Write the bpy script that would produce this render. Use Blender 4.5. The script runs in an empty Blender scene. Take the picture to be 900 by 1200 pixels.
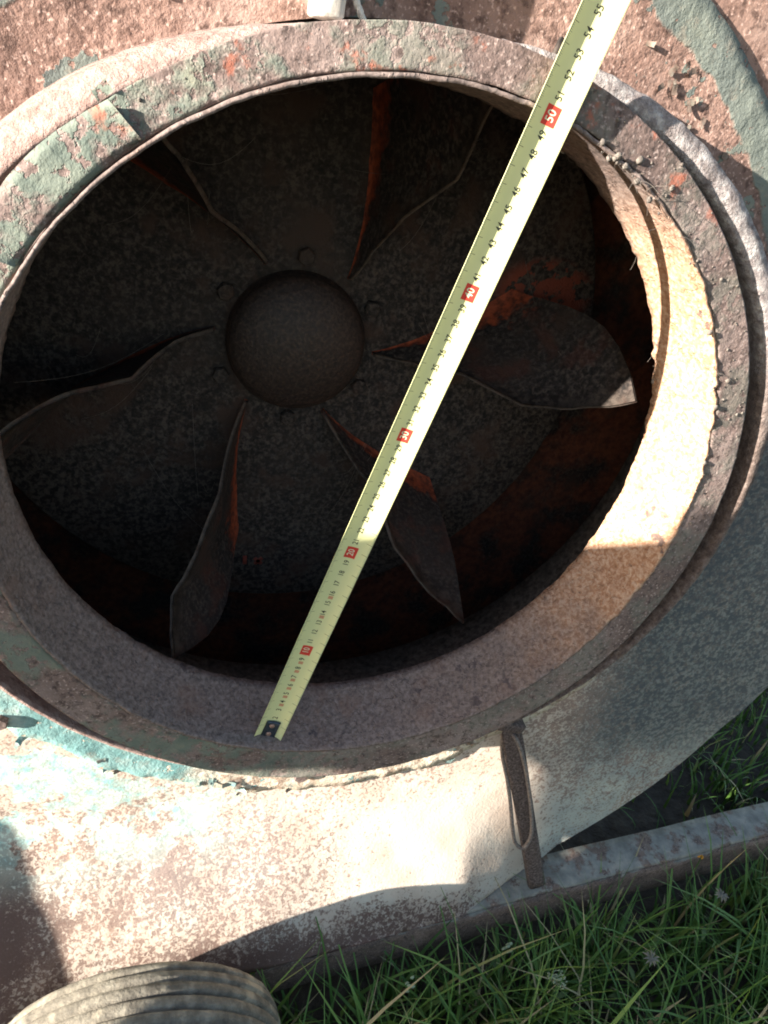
import bpy, math, random
from mathutils import Vector, Matrix, noise
from math import sin, cos, pi, radians as R_

# ------------------------------------------------------------------ camera, sky, sun, exposure
# Machine frame used below: x to the right, y up, z out of the inlet towards the viewer;
# origin in the middle of the inlet lip, 0.665 m above the ground.
GH = 0.665
def W(x, y, z): return Vector((x, -z, y + GH))
def Wd(x, y, z): return Vector((x, -z, y))
scn = bpy.context.scene
col = scn.collection
cam_d = bpy.data.cameras.new('camera'); cam = bpy.data.objects.new('camera', cam_d); col.objects.link(cam)
cx_, cy_, cz_ = Wd(.9626, .1448, .2292).normalized(), Wd(0, .8454, -.5342).normalized(), Wd(-.2711, .5142, .8137).normalized()
cx_ = cy_.cross(cz_).normalized(); cy_ = cz_.cross(cx_)
m = Matrix((cx_, cy_, cz_)).transposed().to_4x4(); m.translation = W(-.1276, .2420, .3920)
cam.matrix_world = m
cam_d.sensor_fit = 'VERTICAL'; cam_d.sensor_height = 24; cam_d.sensor_width = 18
cam_d.lens = 24 * 820 / 1200; cam_d.clip_start = .01; cam_d.clip_end = 200
scn.camera = cam
SUN = Vector((-1, .26, .272)).normalized()           # machine frame, towards the sun
SW = Wd(*SUN)
w = bpy.data.worlds.new('World'); scn.world = w; w.use_nodes = True
wn = w.node_tree; bg = wn.nodes['Background']
sky = wn.nodes.new('ShaderNodeTexSky'); sky.sky_type = 'NISHITA'; sky.sun_disc = False
sky.sun_elevation = math.asin(SW.z); sky.sun_rotation = math.atan2(SW.x, SW.y)
sky.air_density = 1.0; sky.dust_density = .6
wn.links.new(sky.outputs[0], bg.inputs[0]); bg.inputs[1].default_value = .064
scn.cycles.filter_width = 1.9
sl = bpy.data.lights.new('sun', 'SUN'); sl.energy = 5; sl.angle = R_(.55); sl.color = (1, .93, .82)
so = bpy.data.objects.new('sun', sl); col.objects.link(so)
so.rotation_euler = SW.to_track_quat('Z', 'Y').to_euler(); so.location = W(-3, 2, 2)
vs = scn.view_settings; vs.view_transform = 'Standard'; vs.look = 'None'; vs.gamma = 1; vs.use_curve_mapping = False
vs.exposure = 2.2
random.seed(7)

# ------------------------------------------------------------------ helpers
def tag(o, label=None, cat=None, group=None, kind=None):
    if label: o['label'] = label
    if cat: o['category'] = cat
    if group: o['group'] = group
    if kind: o['kind'] = kind
    return o
def empty(name, p, label, cat, group=None):
    o = bpy.data.objects.new(name, None); col.objects.link(o); o.location = W(*p); o.empty_display_size = .02
    return tag(o, label, cat, group)
def obj(name, vs_, fs, mat, parent=None, smooth=True, attr=None):
    """vs_ in machine coordinates."""
    org = parent_origin(parent)
    me = bpy.data.meshes.new(name)
    me.from_pydata([(W(*v) - org)[:] for v in vs_], [], fs); me.update()
    me.materials.append(mat)
    if smooth: me.polygons.foreach_set('use_smooth', [True] * len(me.polygons))
    if attr is not None:
        a = me.attributes.new('val', 'FLOAT', 'POINT'); a.data.foreach_set('value', attr)
    o = bpy.data.objects.new(name, me); col.objects.link(o)
    if parent: o.parent = parent
    return o
def parent_origin(p):
    v = Vector((0, 0, 0))
    while p: v += p.location; p = p.parent
    return v
def fbm(x, y, z, o=3):
    s = 0; a = 1
    for i in range(o):
        s += a * noise.noise(Vector((x, y, z))); x *= 2.1; y *= 2.1; z *= 2.1; a *= .5
    return s
def grid(rows, cu, cv, flip=False):
    """rows[j][i]; cu closes i, cv closes j."""
    n = len(rows[0]); m_ = len(rows); vs_ = [p for r in rows for p in r]; fs = []
    for j in range(m_ if cv else m_ - 1):
        for i in range(n if cu else n - 1):
            a, b = j * n + i, j * n + (i + 1) % n
            c, d = ((j + 1) % m_) * n + (i + 1) % n, ((j + 1) % m_) * n + i
            fs.append((a, d, c, b) if flip else (a, b, c, d))
    return vs_, fs
def merge(*parts):
    V, F = [], []
    for v, f in parts:
        k = len(V); V += list(v); F += [tuple(i + k for i in q) for q in f]
    return V, F
def tube(pts, rad, n=8, cap=True):
    P = [Vector(p) for p in pts]; rows = []
    up = Vector((.31, .52, .8))
    for i, p in enumerate(P):
        t = (P[min(i + 1, len(P) - 1)] - P[max(i - 1, 0)]).normalized()
        a = t.cross(up); a = a.normalized() if a.length > 1e-4 else Vector((1, 0, 0)); b = t.cross(a)
        up = b.cross(t) * -1 if False else up
        r = rad[i] if isinstance(rad, (list, tuple)) else rad
        rows.append([tuple(p + a * r * cos(2 * pi * k / n) + b * r * sin(2 * pi * k / n)) for k in range(n)])
    V, F = grid(rows, True, False)
    if cap:
        F.append(tuple(range(n))); F.append(tuple(reversed(range(len(V) - n, len(V)))))
    return V, F
def box(c, s, rot=0, bev=.0015):
    """chamfered box, rotation about z axis of the machine frame"""
    hx, hy, hz = [q / 2 for q in s]; b = min(bev, hx * .4, hy * .4, hz * .4)
    rows = []
    for z, k in ((-hz, b), (-hz + b, 0), (hz - b, 0), (hz, b)):
        x, y = hx - k, hy - k
        ring = [(-x + b, -y), (x - b, -y), (x, -y + b), (x, y - b), (x - b, y), (-x + b, y), (-x, y - b), (-x, -y + b)]
        rows.append([(c[0] + p * cos(rot) - q * sin(rot), c[1] + p * sin(rot) + q * cos(rot), c[2] + z) for p, q in ring])
    V, F = grid(rows, True, False)
    F.append(tuple(reversed(range(8)))); F.append(tuple(range(24, 32)))
    return V, F

# ------------------------------------------------------------------ procedural materials
class M:
    def __init__(s, name, rough=.8, metal=0, spec=.3):
        s.m = bpy.data.materials.new(name); s.m.use_nodes = True; s.t = s.m.node_tree; s.n = s.t.nodes
        s.b = s.n['Principled BSDF']; s.set(s.b, 'Roughness', rough); s.set(s.b, 'Metallic', metal); s.set(s.b, 'Specular IOR Level', spec)
        g = s.n.new('ShaderNodeNewGeometry'); s.pos = g.outputs['Position']; s._sep = None; s._bump = None
    def set(s, node, k, v):
        if isinstance(v, bpy.types.NodeSocket): s.t.links.new(v, node.inputs[k])
        else:
            if isinstance(v, (tuple, list)) and len(v) == 3 and node.inputs[k].type == 'RGBA': v = (*v, 1)
            node.inputs[k].default_value = v
    def xyz(s):
        if not s._sep:
            q = s.n.new('ShaderNodeSeparateXYZ'); s.set(q, 0, s.pos)
            s._sep = (q.outputs[0], s.math('SUBTRACT', q.outputs[2], GH), s.math('MULTIPLY', q.outputs[1], -1))
        return s._sep
    def noise(s, sc, det=4, ro=.55, dist=0, off=0, vec=None, stretch=None):
        v = vec or s.pos
        if off or stretch:
            mp = s.n.new('ShaderNodeMapping'); s.set(mp, 0, v); mp.inputs['Location'].default_value = (off, off * .7, off * 1.3)
            if stretch: mp.inputs['Scale'].default_value = stretch
            v = mp.outputs[0]
        q = s.n.new('ShaderNodeTexNoise'); s.set(q, 'Vector', v); s.set(q, 'Scale', sc); s.set(q, 'Detail', det); s.set(q, 'Roughness', ro); s.set(q, 'Distortion', dist)
        return q.outputs['Fac']
    def voro(s, sc, feat='F1', out='Distance', rnd=1):
        q = s.n.new('ShaderNodeTexVoronoi'); q.feature = feat; s.set(q, 'Vector', s.pos); s.set(q, 'Scale', sc); s.set(q, 'Randomness', rnd)
        return q.outputs[out]
    def math(s, op, a, b=0, c=None, clamp=False):
        q = s.n.new('ShaderNodeMath'); q.operation = op; q.use_clamp = clamp; s.set(q, 0, a); s.set(q, 1, b)
        if c is not None: s.set(q, 2, c)
        return q.outputs[0]
    def step(s, v, a, b):
        q = s.n.new('ShaderNodeMapRange'); q.interpolation_type = 'SMOOTHSTEP'; s.set(q, 'Value', v); s.set(q, 'From Min', a); s.set(q, 'From Max', b)
        return q.outputs[0]
    def ramp(s, f, stops):
        q = s.n.new('ShaderNodeValToRGB'); s.set(q, 0, f); e = q.color_ramp.elements
        while len(e) < len(stops): e.new(.5)
        for i, (p, c) in enumerate(stops): e[i].position = p; e[i].color = (*c, 1)
        return q.outputs[0]
    def mix(s, f, a, b, mode='MIX'):
        q = s.n.new('ShaderNodeMix'); q.data_type = 'RGBA'; q.blend_type = mode; s.set(q, 0, f)
        for k, v in ((6, a), (7, b)):
            if isinstance(v, bpy.types.NodeSocket): s.t.links.new(v, q.inputs[k])
            else: q.inputs[k].default_value = (*v, 1)
        return q.outputs[2]
    def radius(s, cx=0, cy=0):
        x, y, z = s.xyz(); a = s.math('SUBTRACT', x, cx); b = s.math('SUBTRACT', y, cy)
        return s.math('SQRT', s.math('ADD', s.math('MULTIPLY', a, a), s.math('MULTIPLY', b, b)))
    def attr(s):
        q = s.n.new('ShaderNodeAttribute'); q.attribute_name = 'val'; return q.outputs['Fac']
    def bump(s, h, dist, strength=1):
        q = s.n.new('ShaderNodeBump'); s.set(q, 'Height', h); s.set(q, 'Distance', dist); s.set(q, 'Strength', strength)
        if s._bump: s.t.links.new(s._bump, q.inputs['Normal'])
        s._bump = q.outputs[0]; s.t.links.new(s._bump, s.b.inputs['Normal'])
    def color(s, c): s.set(s.b, 'Base Color', c); return s.m
    def rough(s, v): s.set(s.b, 'Roughness', v)

def rust_base(m, c0, c1, c2, sc=1.0, off=0):
    big = m.noise(14 * sc, 5, .6, off=off); fine = m.noise(170 * sc, 4, .65, off=off)
    c = m.ramp(big, [(.3, c0), (.5, c1), (.7, c2)])
    c = m.mix(m.step(fine, .45, .7), c, tuple(q * .55 for q in c0))
    c = m.mix(m.step(m.noise(420 * sc, 2, .5, off=off + 3), .55, .75), c, tuple(min(1, q * 1.5) for q in c2))
    return c, fine

def mat_flange():
    m = M('old_green_paint_over_rust', .82)
    x, y, z = m.xyz(); r = m.radius()
    rust, fine = rust_base(m, (.19, .11, .088), (.29, .18, .145), (.38, .26, .22))
    wob = m.noise(30, 5, .6)
    gb = m.step(m.math('ADD', r, m.math('MULTIPLY', m.math('SUBTRACT', wob, .5), .02)), .3262, .3285)   # painted ring
    gb = m.math('MULTIPLY', gb, m.step(y, -.05, .05))
    lo = m.math('MULTIPLY', m.step(m.math('ADD', y, m.math('MULTIPLY', wob, .05)), -.12, -.2), m.step(m.math('ADD', x, m.math('MULTIPLY', wob, .12)), -.03, -.08))
    pt = m.step(m.noise(38, 6, .62, off=11), .60, .615)                                         # paint that survived in patches
    mask = m.math('MAXIMUM', m.math('MAXIMUM', gb, lo), pt)
    mask = m.math('MULTIPLY', mask, m.math('SUBTRACT', 1, m.step(m.noise(150, 3, .6, off=5), .66, .69)))
    up = m.ramp(m.noise(20, 3), [(.35, (.13, .148, .138)), (.6, (.18, .20, .175)), (.75, (.24, .245, .195))])
    dn = m.ramp(m.noise(55, 4), [(.35, (.12, .25, .25)), (.55, (.2, .35, .345)), (.75, (.40, .48, .44))])
    paint = m.mix(m.step(y, 0, -.1), up, dn)
    dirt = m.step(m.noise(75, 5, .7, off=2), .52, .72)
    paint = m.mix(m.math('MULTIPLY', dirt, .55), paint, (.3, .25, .2))
    m.bump(m.noise(95, 6, .7), .0022, .9); m.bump(fine, .0012, .9); m.bump(mask, .0008, .8)
    crm = m.ramp(m.noise(60, 4, .6, off=6), [(.3, (.36, .26, .19)), (.5, (.58, .50, .40)), (.7, (.62, .58, .48))])
    rust = m.mix(m.step(m.math('ADD', y, m.math('MULTIPLY', wob, .06)), -.14, -.22), rust, m.mix(m.math('MULTIPLY', m.step(fine, .5, .58), .7), crm, (.24, .14, .1)))
    return m.color(m.mix(mask, rust, paint))

def mat_plate():
    m = M('speckled_cream_paint_with_rust', .78, spec=.35)
    x, y, z = m.xyz(); r = m.radius()
    big = m.noise(9, 4, .55, off=4)
    # speckle: rust eating through the cream paint
    sp = m.noise(270, 3, .55, dist=.6); sp2 = m.noise(95, 4, .6, dist=.9, off=8)
    dens = m.math('ADD', m.math('MULTIPLY', m.math('SUBTRACT', big, .5), .22), .53)
    hx = m.math('SUBTRACT', x, -.10); hy = m.math('SUBTRACT', y, -.44)
    heavy = m.step(m.math('SQRT', m.math('ADD', m.math('MULTIPLY', hx, hx), m.math('MULTIPLY', m.math('MULTIPLY', hy, hy), 2.2))), .15, .03)
    rgt = m.math('MULTIPLY', m.step(x, .18, .26), m.step(r, .56, .40))
    clean = m.math('MULTIPLY', m.step(x, .0, .12), m.step(y, -.36, -.45))
    clean = m.math('MULTIPLY', clean, m.step(x, .31, .22))
    t = m.math('ADD', dens, m.math('MULTIPLY', heavy, -.055)); t = m.math('ADD', t, m.math('MULTIPLY', rgt, -.05)); t = m.math('ADD', t, m.math('MULTIPLY', clean, .09))
    low = m.math('MAXIMUM', m.math('MULTIPLY', m.step(m.math('ADD', y, m.math('MULTIPLY', big, .10)), -.445, -.50), m.step(x, .27, .15)), m.step(m.math('ADD', x, m.math('MULTIPLY', big, .1)), -.19, -.26))  # bottom strip and left side: real rust, plus painted darkening for the shadow
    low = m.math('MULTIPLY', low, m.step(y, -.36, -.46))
    run = m.noise(26, 5, .6, stretch=(3.2, 1, .28), off=14)
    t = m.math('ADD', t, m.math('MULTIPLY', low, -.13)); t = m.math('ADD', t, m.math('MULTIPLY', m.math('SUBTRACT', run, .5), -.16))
    sf = m.noise(560, 3, .6, off=2)
    spk = m.math('ADD', m.math('ADD', m.math('MULTIPLY', sp, .6), m.math('MULTIPLY', sp2, .22)), m.math('MULTIPLY', sf, .18))
    s1 = m.step(m.math('SUBTRACT', spk, t), -.05, .065)
    cream = m.ramp(m.noise(22, 4, .6, off=6), [(.3, (.48, .38, .31)), (.5, (.57, .47, .39)), (.7, (.56, .51, .44))])
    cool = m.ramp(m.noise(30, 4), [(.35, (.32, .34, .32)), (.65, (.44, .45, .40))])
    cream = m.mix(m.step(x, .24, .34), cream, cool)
    brown = m.ramp(m.noise(60, 4), [(.3, (.11, .06, .05)), (.55, (.20, .115, .09)), (.75, (.30, .17, .12))])
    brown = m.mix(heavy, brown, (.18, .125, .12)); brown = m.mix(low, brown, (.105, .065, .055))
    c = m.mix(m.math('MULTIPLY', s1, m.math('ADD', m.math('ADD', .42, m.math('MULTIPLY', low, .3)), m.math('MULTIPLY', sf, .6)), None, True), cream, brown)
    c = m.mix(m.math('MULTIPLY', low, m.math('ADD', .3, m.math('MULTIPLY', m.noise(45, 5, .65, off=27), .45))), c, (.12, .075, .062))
    tq = m.math('MULTIPLY', m.step(m.noise(26, 5, .6, off=21), .46, .50), m.math('MULTIPLY', m.step(y, -.46, -.39), m.step(x, -.04, -.13)))
    c = m.mix(m.math('MULTIPLY', tq, m.math('SUBTRACT', 1, m.math('MULTIPLY', s1, .5))), c, m.ramp(m.noise(70, 3), [(.35, (.27, .47, .45)), (.6, (.55, .66, .58))]))
    dk = m.math('MULTIPLY', m.step(m.math('ADD', x, m.math('MULTIPLY', big, .12)), .27, .40), m.step(m.math('ADD', y, m.math('MULTIPLY', big, .1)), -.40, -.27))      # bluish shade of the right side, painted into the colour
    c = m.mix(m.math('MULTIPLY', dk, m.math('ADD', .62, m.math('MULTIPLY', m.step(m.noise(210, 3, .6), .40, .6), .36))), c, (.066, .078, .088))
    topr, _ = rust_base(m, (.19, .11, .088), (.29, .18, .145), (.38, .26, .22))
    c = m.mix(m.step(y, .0, .12), c, topr)
    m.bump(m.noise(40, 5, .6), .0014, .5); m.bump(s1, .0007, -.8); m.bump(m.noise(330, 3), .0006, .7)
    return m.color(c)

def mat_cone():
    m = M('rusty_inner_cone', .85)
    x, y, z = m.xyz()
    sp = m.noise(300, 4, .65, dist=.4); sp2 = m.noise(60, 4, .6)
    a = m.ramp(sp, [(.34, (.11, .085, .077)), (.5, (.19, .146, .132)), (.66, (.275, .215, .195))])
    b = m.ramp(sp, [(.28, (.27, .13, .075)), (.46, (.43, .235, .14)), (.62, (.56, .39, .28))])
    k = m.math('MULTIPLY', m.step(x, .11, .19), m.step(m.math('ADD', y, m.math('MULTIPLY', sp2, .12)), -.14, .0))  # right side brighter orange as sunlit, rest greyer as shaded, painted into the rust
    c = m.mix(k, a, b)
    c = m.mix(m.math('MULTIPLY', m.step(m.noise(26, 5, .65, off=9), .5, .72), .45), c, (.2, .115, .085))
    c = m.mix(m.math('MULTIPLY', m.step(m.noise(48, 5, .65, off=15), .62, .68), .8), c, (.07, .055, .06))
    m.bump(sp, .0007, .8); m.bump(m.noise(35, 4), .003, .5); m.bump(m.step(m.noise(42, 5, .65, off=19), .50, .53), .0009, .7)
    return m.color(c)

def mat_band():
    m = M('collar_band_green_paint_and_rust', .8)
    x, y, z = m.xyz()
    rust, fine = rust_base(m, (.13, .09, .08), (.2, .142, .127), (.28, .215, .195), 1.1, 3)
    gr = m.ramp(m.noise(34, 4), [(.35, (.115, .142, .12)), (.6, (.185, .205, .168)), (.8, (.26, .25, .185))])
    mk = m.step(m.noise(19, 6, .65, off=17), .42, .55)
    mk = m.math('MULTIPLY', mk, m.math('SUBTRACT', 1, m.step(m.noise(130, 4, .65, off=1), .53, .60)))
    mk = m.math('MULTIPLY', mk, m.math('ADD', .35, m.math('MULTIPLY', m.step(x, .02, -.10), .65)))
    c = m.mix(mk, rust, gr)
    red = m.math('MULTIPLY', m.step(m.noise(44, 5, .65, off=31), .57, .66), m.step(y, .18, .22))
    c = m.mix(m.math('MULTIPLY', red, .8), c, (.36, .12, .075))
    m.bump(m.noise(120, 5, .7), .0016, .8); m.bump(fine, .0008, .8); m.bump(mk, .0007, .8)
    return m.color(c)

def mat_rim():
    m = M('crusted_grey_rust', .9)
    x, y, z = m.xyz()
    c = m.ramp(m.noise(160, 5, .7), [(.32, (.15, .12, .115)), (.5, (.36, .31, .30)), (.66, (.58, .54, .52))])
    c = m.mix(m.step(m.math('ADD', y, m.math('MULTIPLY', m.noise(30, 4), .1)), .2, .1), c, m.ramp(m.noise(190, 5, .7), [(.32, (.085, .06, .052)), (.52, (.19, .14, .12)), (.7, (.32, .26, .23))]))
    c = m.mix(m.step(x, -.02, -.12), c, m.ramp(m.noise(120, 5, .6), [(.3, (.22, .13, .11)), (.55, (.36, .255, .225)), (.75, (.45, .35, .32))]))
    m.bump(m.noise(110, 6, .75), .004, 1); m.bump(m.noise(420, 3, .7), .0015, 1)
    return m.color(c)

def mat_inside(name, primer=.0):
    m = M(name, .75, spec=.35)
    sp = m.noise(230, 3, .6, dist=.3)
    c = m.ramp(sp, [(.36, (.008, .0065, .006)), (.50, (.026, .0195, .017)), (.64, (.075, .058, .049))])  # near-black brown rust tones
    c = m.mix(m.step(m.noise(17, 4, .6, off=6), .5, .66), c, (.05, .027, .019))
    c = m.mix(m.math('MULTIPLY', m.step(m.noise(6, 5, .65, off=33), .45, .7), .55), c, (.040, .030, .025))
    if primer == 1:      # orange primer showing at the foot of a blade
        h = m.math('ADD', m.attr(), m.math('MULTIPLY', m.math('SUBTRACT', m.noise(75, 5, .65), .5), .5))
        c = m.mix(m.math('MULTIPLY', m.step(h, .9, 1.05), .6), c, (.12, .095, .078))
        c = m.mix(m.step(h, .23, .12), c, m.ramp(m.noise(140, 3), [(.35, (.10, .022, .010)), (.6, (.30, .06, .022))]))
        c = m.mix(m.math('MULTIPLY', m.step(m.noise(33, 5, .6, off=12), .52, .64), .35), c, (.09, .026, .016))
    if primer == 2:      # back plate: one torn patch of primer
        x, y, z = m.xyz()
        dx = m.math('SUBTRACT', x, .228); dy = m.math('SUBTRACT', y, .085)
        d = m.math('SQRT', m.math('ADD', m.math('MULTIPLY', dx, dx), m.math('MULTIPLY', m.math('MULTIPLY', dy, dy), 2.5)))
        c = m.mix(m.math('MULTIPLY', m.step(m.math('ADD', m.radius(-.024, .017), m.math('MULTIPLY', m.noise(9, 5, .65, off=3), .14)), .24, .42), m.math('MULTIPLY', m.step(sp, .38, .6), .55)), c, (.085, .068, .056))
        k = m.math('MULTIPLY', m.step(d, .062, .04), m.step(m.noise(48, 5, .6, off=2), .47, .50))
        c = m.mix(k, c, (.17, .04, .022))
    if primer == 3:      # casing wall, primer dulled by dirt
        k = m.step(m.noise(20, 5, .6, off=7), .36, .58)
        c = m.mix(m.math('MULTIPLY', k, .85), c, m.ramp(m.noise(120, 3), [(.35, (.085, .024, .013)), (.65, (.19, .055, .026))]))
    m.bump(sp, .0012, .9); m.bump(m.noise(60, 4), .002, .6)
    return m.color(c)

def mat_beam():
    m = M('flaking_pale_paint_on_steel', .75)
    x, y, z = m.xyz()
    pale = m.ramp(m.noise(60, 5, .6), [(.3, (.17, .16, .14)), (.55, (.28, .265, .23)), (.75, (.42, .37, .30))])
    br, f = rust_base(m, (.10, .065, .055), (.18, .115, .09), (.28, .19, .15), 1.2, 9)
    edge = m.math('ADD', y, m.math('MULTIPLY', m.noise(34, 5, .65), .055))
    k = m.math('MULTIPLY', m.step(edge, -.526, -.532), m.step(edge, -.610, -.596))
    k = m.math('MAXIMUM', k, m.step(m.noise(30, 6, .65, off=4), .60, .66))
    c = m.mix(m.math('MULTIPLY', k, .92), pale, br)
    m.bump(k, .001, -.8); m.bump(m.noise(130, 5, .7), .002, .8)
    return m.color(c)

def mat_simple(name, stops, sc, rough=.85, bd=.001, spec=.3, stretch=None, metal=0):
    m = M(name, rough, metal, spec); n = m.noise(sc, 5, .62, stretch=stretch)
    m.bump(n, bd, .9); return m.color(m.ramp(n, stops))

MT = dict(
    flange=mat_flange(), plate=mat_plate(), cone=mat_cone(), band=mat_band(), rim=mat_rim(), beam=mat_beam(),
    blade=mat_inside('dark_rust_with_orange_primer', 1), back=mat_inside('dark_back_plate', 2), dark=mat_inside('dark_rust'), casing=mat_inside('casing_primer', 3),
    hub=mat_simple('dark_brown_hub', [(.33, (.012, .009, .008)), (.50, (.032, .020, .016)), (.68, (.065, .041, .032))], 300, .55, .0010, .45),
    bar=mat_simple('brown_rusted_bar', [(.35, (.075, .052, .048)), (.55, (.15, .108, .098)), (.72, (.24, .18, .16))], 420, .8, .0004),
    wire=mat_simple('grey_rusted_wire', [(.35, (.10, .08, .075)), (.6, (.24, .20, .18))], 380, .6, .0003),
    strip=mat_simple('dark_rusted_strip', [(.36, (.045, .032, .03)), (.52, (.10, .073, .067)), (.66, (.19, .145, .13))], 420, .8, .0004),
    ledge=mat_simple('orange_rust_sheet', [(.3, (.24, .125, .09)), (.55, (.36, .21, .155)), (.75, (.46, .31, .25))], 110, .85, .002),
    guide=mat_simple('dusty_brown_wall', [(.35, (.05, .04, .034)), (.55, (.12, .098, .082)), (.7, (.18, .15, .125))], 160, .9, .001),
    pale=mat_simple('bleached_paint', [(.3, (.45, .42, .38)), (.6, (.68, .65, .6))], 90, .8, .001),
    flake=mat_simple('loose_paint_flake', [(.35, (.10, .10, .08)), (.5, (.22, .15, .12)), (.7, (.25, .25, .21))], 120, .85, .001),
    tqflake=mat_simple('turquoise_paint_flake', [(.35, (.10, .24, .25)), (.55, (.26, .32, .29)), (.7, (.36, .30, .24))], 90, .8, .001),
    cord=mat_simple('white_cord', [(.3, (.5, .48, .44)), (.7, (.75, .73, .7))], 500, .9, .0008),
    fluff=mat_simple('dusty_fluff', [(.3, (.09, .075, .065)), (.7, (.22, .19, .165))], 200, .95, .001),
    soil=mat_simple('dark_soil', [(.3, (.028, .021, .016)), (.55, (.06, .046, .035)), (.75, (.10, .08, .06))], 30, .95, .012),
    steel=mat_simple('dark_hook_steel', [(.35, (.03, .04, .055)), (.7, (.09, .11, .14))], 300, .35, .0002, .6, metal=.6),
    rivet=mat_simple('copper_rivet', [(.35, (.30, .17, .13)), (.7, (.45, .3, .24))], 300, .4, .0002, .6, metal=.3),
)
def plain(name, c, rough=.6, spec=.4):
    m = M(name, rough, 0, spec); n = m.noise(60, 3)
    return m.color(m.mix(m.math('MULTIPLY', n, .35), c, tuple(q * .78 for q in c)))
MT['yellow'] = plain('tape_yellow_enamel', (.72, .71, .37), .34, .5)
MT['ink'] = plain('black_ink', (.02, .022, .02)); MT['red'] = plain('red_ink', (.62, .045, .03)); MT['pinkink'] = plain('faint_red_ink', (.62, .30, .16)); MT['white'] = plain('tape_white', (.7, .72, .5))
MT['dab'] = plain('dulled_red_primer', (.16, .03, .018)); MT['casey'] = plain('tape_case_plastic', (.55, .42, .03), .5); MT['rubber'] = plain('black_rubber', (.03, .03, .03), .8)
def mat_tyre():
    m = M('dusty_worn_rubber', .92)
    n = m.noise(70, 6, .65); x, y, z = m.xyz()
    c = m.ramp(n, [(.3, (.085, .075, .062)), (.5, (.17, .15, .12)), (.7, (.30, .27, .215))])
    c = m.mix(m.step(m.noise(24, 5, .6, off=3), .52, .64), c, (.33, .29, .22))
    m.bump(m.noise(160, 5, .7), .002, .9); return m.color(c)
MT['tyre'] = mat_tyre()
def mat_grass():
    m = M('grass_blades', .55, spec=.35); v = m.attr()
    c = m.ramp(v, [(.0, (.028, .07, .014)), (.35, (.068, .15, .028)), (.7, (.125, .215, .045)), (.9, (.22, .24, .075)), (1, (.36, .30, .16))])
    m.set(m.b, 'Subsurface Weight', .0)
    return m.color(c)
MT['grass'] = mat_grass()
MT['stem'] = plain('weed_stem', (.10, .15, .05), .7); MT['umbel'] = plain('pale_umbel', (.33, .38, .24), .9); MT['dryflower'] = plain('dry_flower', (.26, .235, .18), .9); MT['orangefl'] = plain('orange_floret', (.6, .28, .03), .8); MT['budgreen'] = plain('pale_bud', (.38, .45, .28), .8)

# ------------------------------------------------------------------ ground
G = [[(-14 + 28 * i / 60, -GH + .012 * fbm(i * .9, j * .9, 0), -14 + 28 * j / 60) for i in range(61)] for j in range(61)]
v, f = grid(G, False, False)
tag(obj('ground', v, f, MT['soil']), kind='structure')

# ------------------------------------------------------------------ blower housing
NT = 360
TH = [2 * pi * i / NT for i in range(NT)]
def rimf(t):
    return -.0065 * max(0, cos(t - .35)) + .29408 + .00289 * cos(t) - .01331 * sin(t) + .01208 * cos(2 * t) + .00341 * sin(2 * t) - .00043 * cos(3 * t) - .00149 * sin(3 * t)
def scroll(t):
    d = math.degrees(t) % 360
    pts = [(0, .585), (90, .60), (180, .63), (270, .645), (301, .632), (315, .612), (325, .592), (331, .588), (345, .586), (360, .585)]
    for (a, ra), (b, rb) in zip(pts, pts[1:]):
        if a <= d <= b:
            k = (d - a) / (b - a); return ra + (rb - ra) * k
ZP = -.0555; BY = -.553
def beamz(x): return .018 - .08 * x
housing = empty('blower_housing', (0, -GH, -.19), 'large rusty blower housing with flaking turquoise and cream paint round the open inlet', 'blower housing')
def foot(p):
    x, y, z = p
    sx_ = min(1, max(0, (.325 - x) / .15))
    k = min(1, max(0, (-.375 - y) / .176))
    y2 = max(y, BY + .0035 - .003 * (1 - sx_)) if x < .33 else y
    return (x, y2, z + (beamz(x) + .004 - ZP) * (k ** 1.25) * sx_ * (1 if y > BY - .0 else 1))
rows = []
for j in range(44):
    k = j / 43
    ri = lambda t: rimf(t) + .007
    rows.append([((ri(t) + (scroll(t) - ri(t)) * k) * cos(t), (ri(t) + (scroll(t) - ri(t)) * k) * sin(t),
                  ZP + .0022 * fbm(cos(t) * (2 + 4 * k), sin(t) * (2 + 4 * k), 3) * min(1, k * 4)) for t in TH])
rows = [[foot(p) for p in rw] for rw in rows]
v, f = grid(rows, True, False)
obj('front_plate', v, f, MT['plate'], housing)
def wallp(t, z):
    x, y = scroll(t) * cos(t), scroll(t) * sin(t)
    if z == ZP: return foot((x, y, z))
    return (x, max(y, BY + .0005) if x < .33 else y, z)
rows = [[wallp(t, z) for t in TH] for z in (ZP, ZP - .003, -.15, -.25, -.345)]
v, f = grid(rows, True, False)
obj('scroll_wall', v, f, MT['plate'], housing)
rows = [[((scroll(t) - .002) * k * cos(t), (scroll(t) - .002) * k * sin(t), -.34 + .002 * fbm(3 * k * cos(t), 3 * k * sin(t), 1)) for t in TH[::2]] for k in (.02, .2, .4, .6, .8, 1)]
v, f = grid(rows, True, False); obj('back_wall', v, f, MT['casing'], housing)
rows = [[(r * cos(t), r * sin(t), z) for t in TH[::2]] for r, z in ((.333, -.062), (.333, -.1), (.331, -.15), (.332, -.19), (.337, -.19), (.337, -.062))]
v, f = grid(rows, True, True); obj('guide_ring', v, f, MT['guide'], housing)
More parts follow.
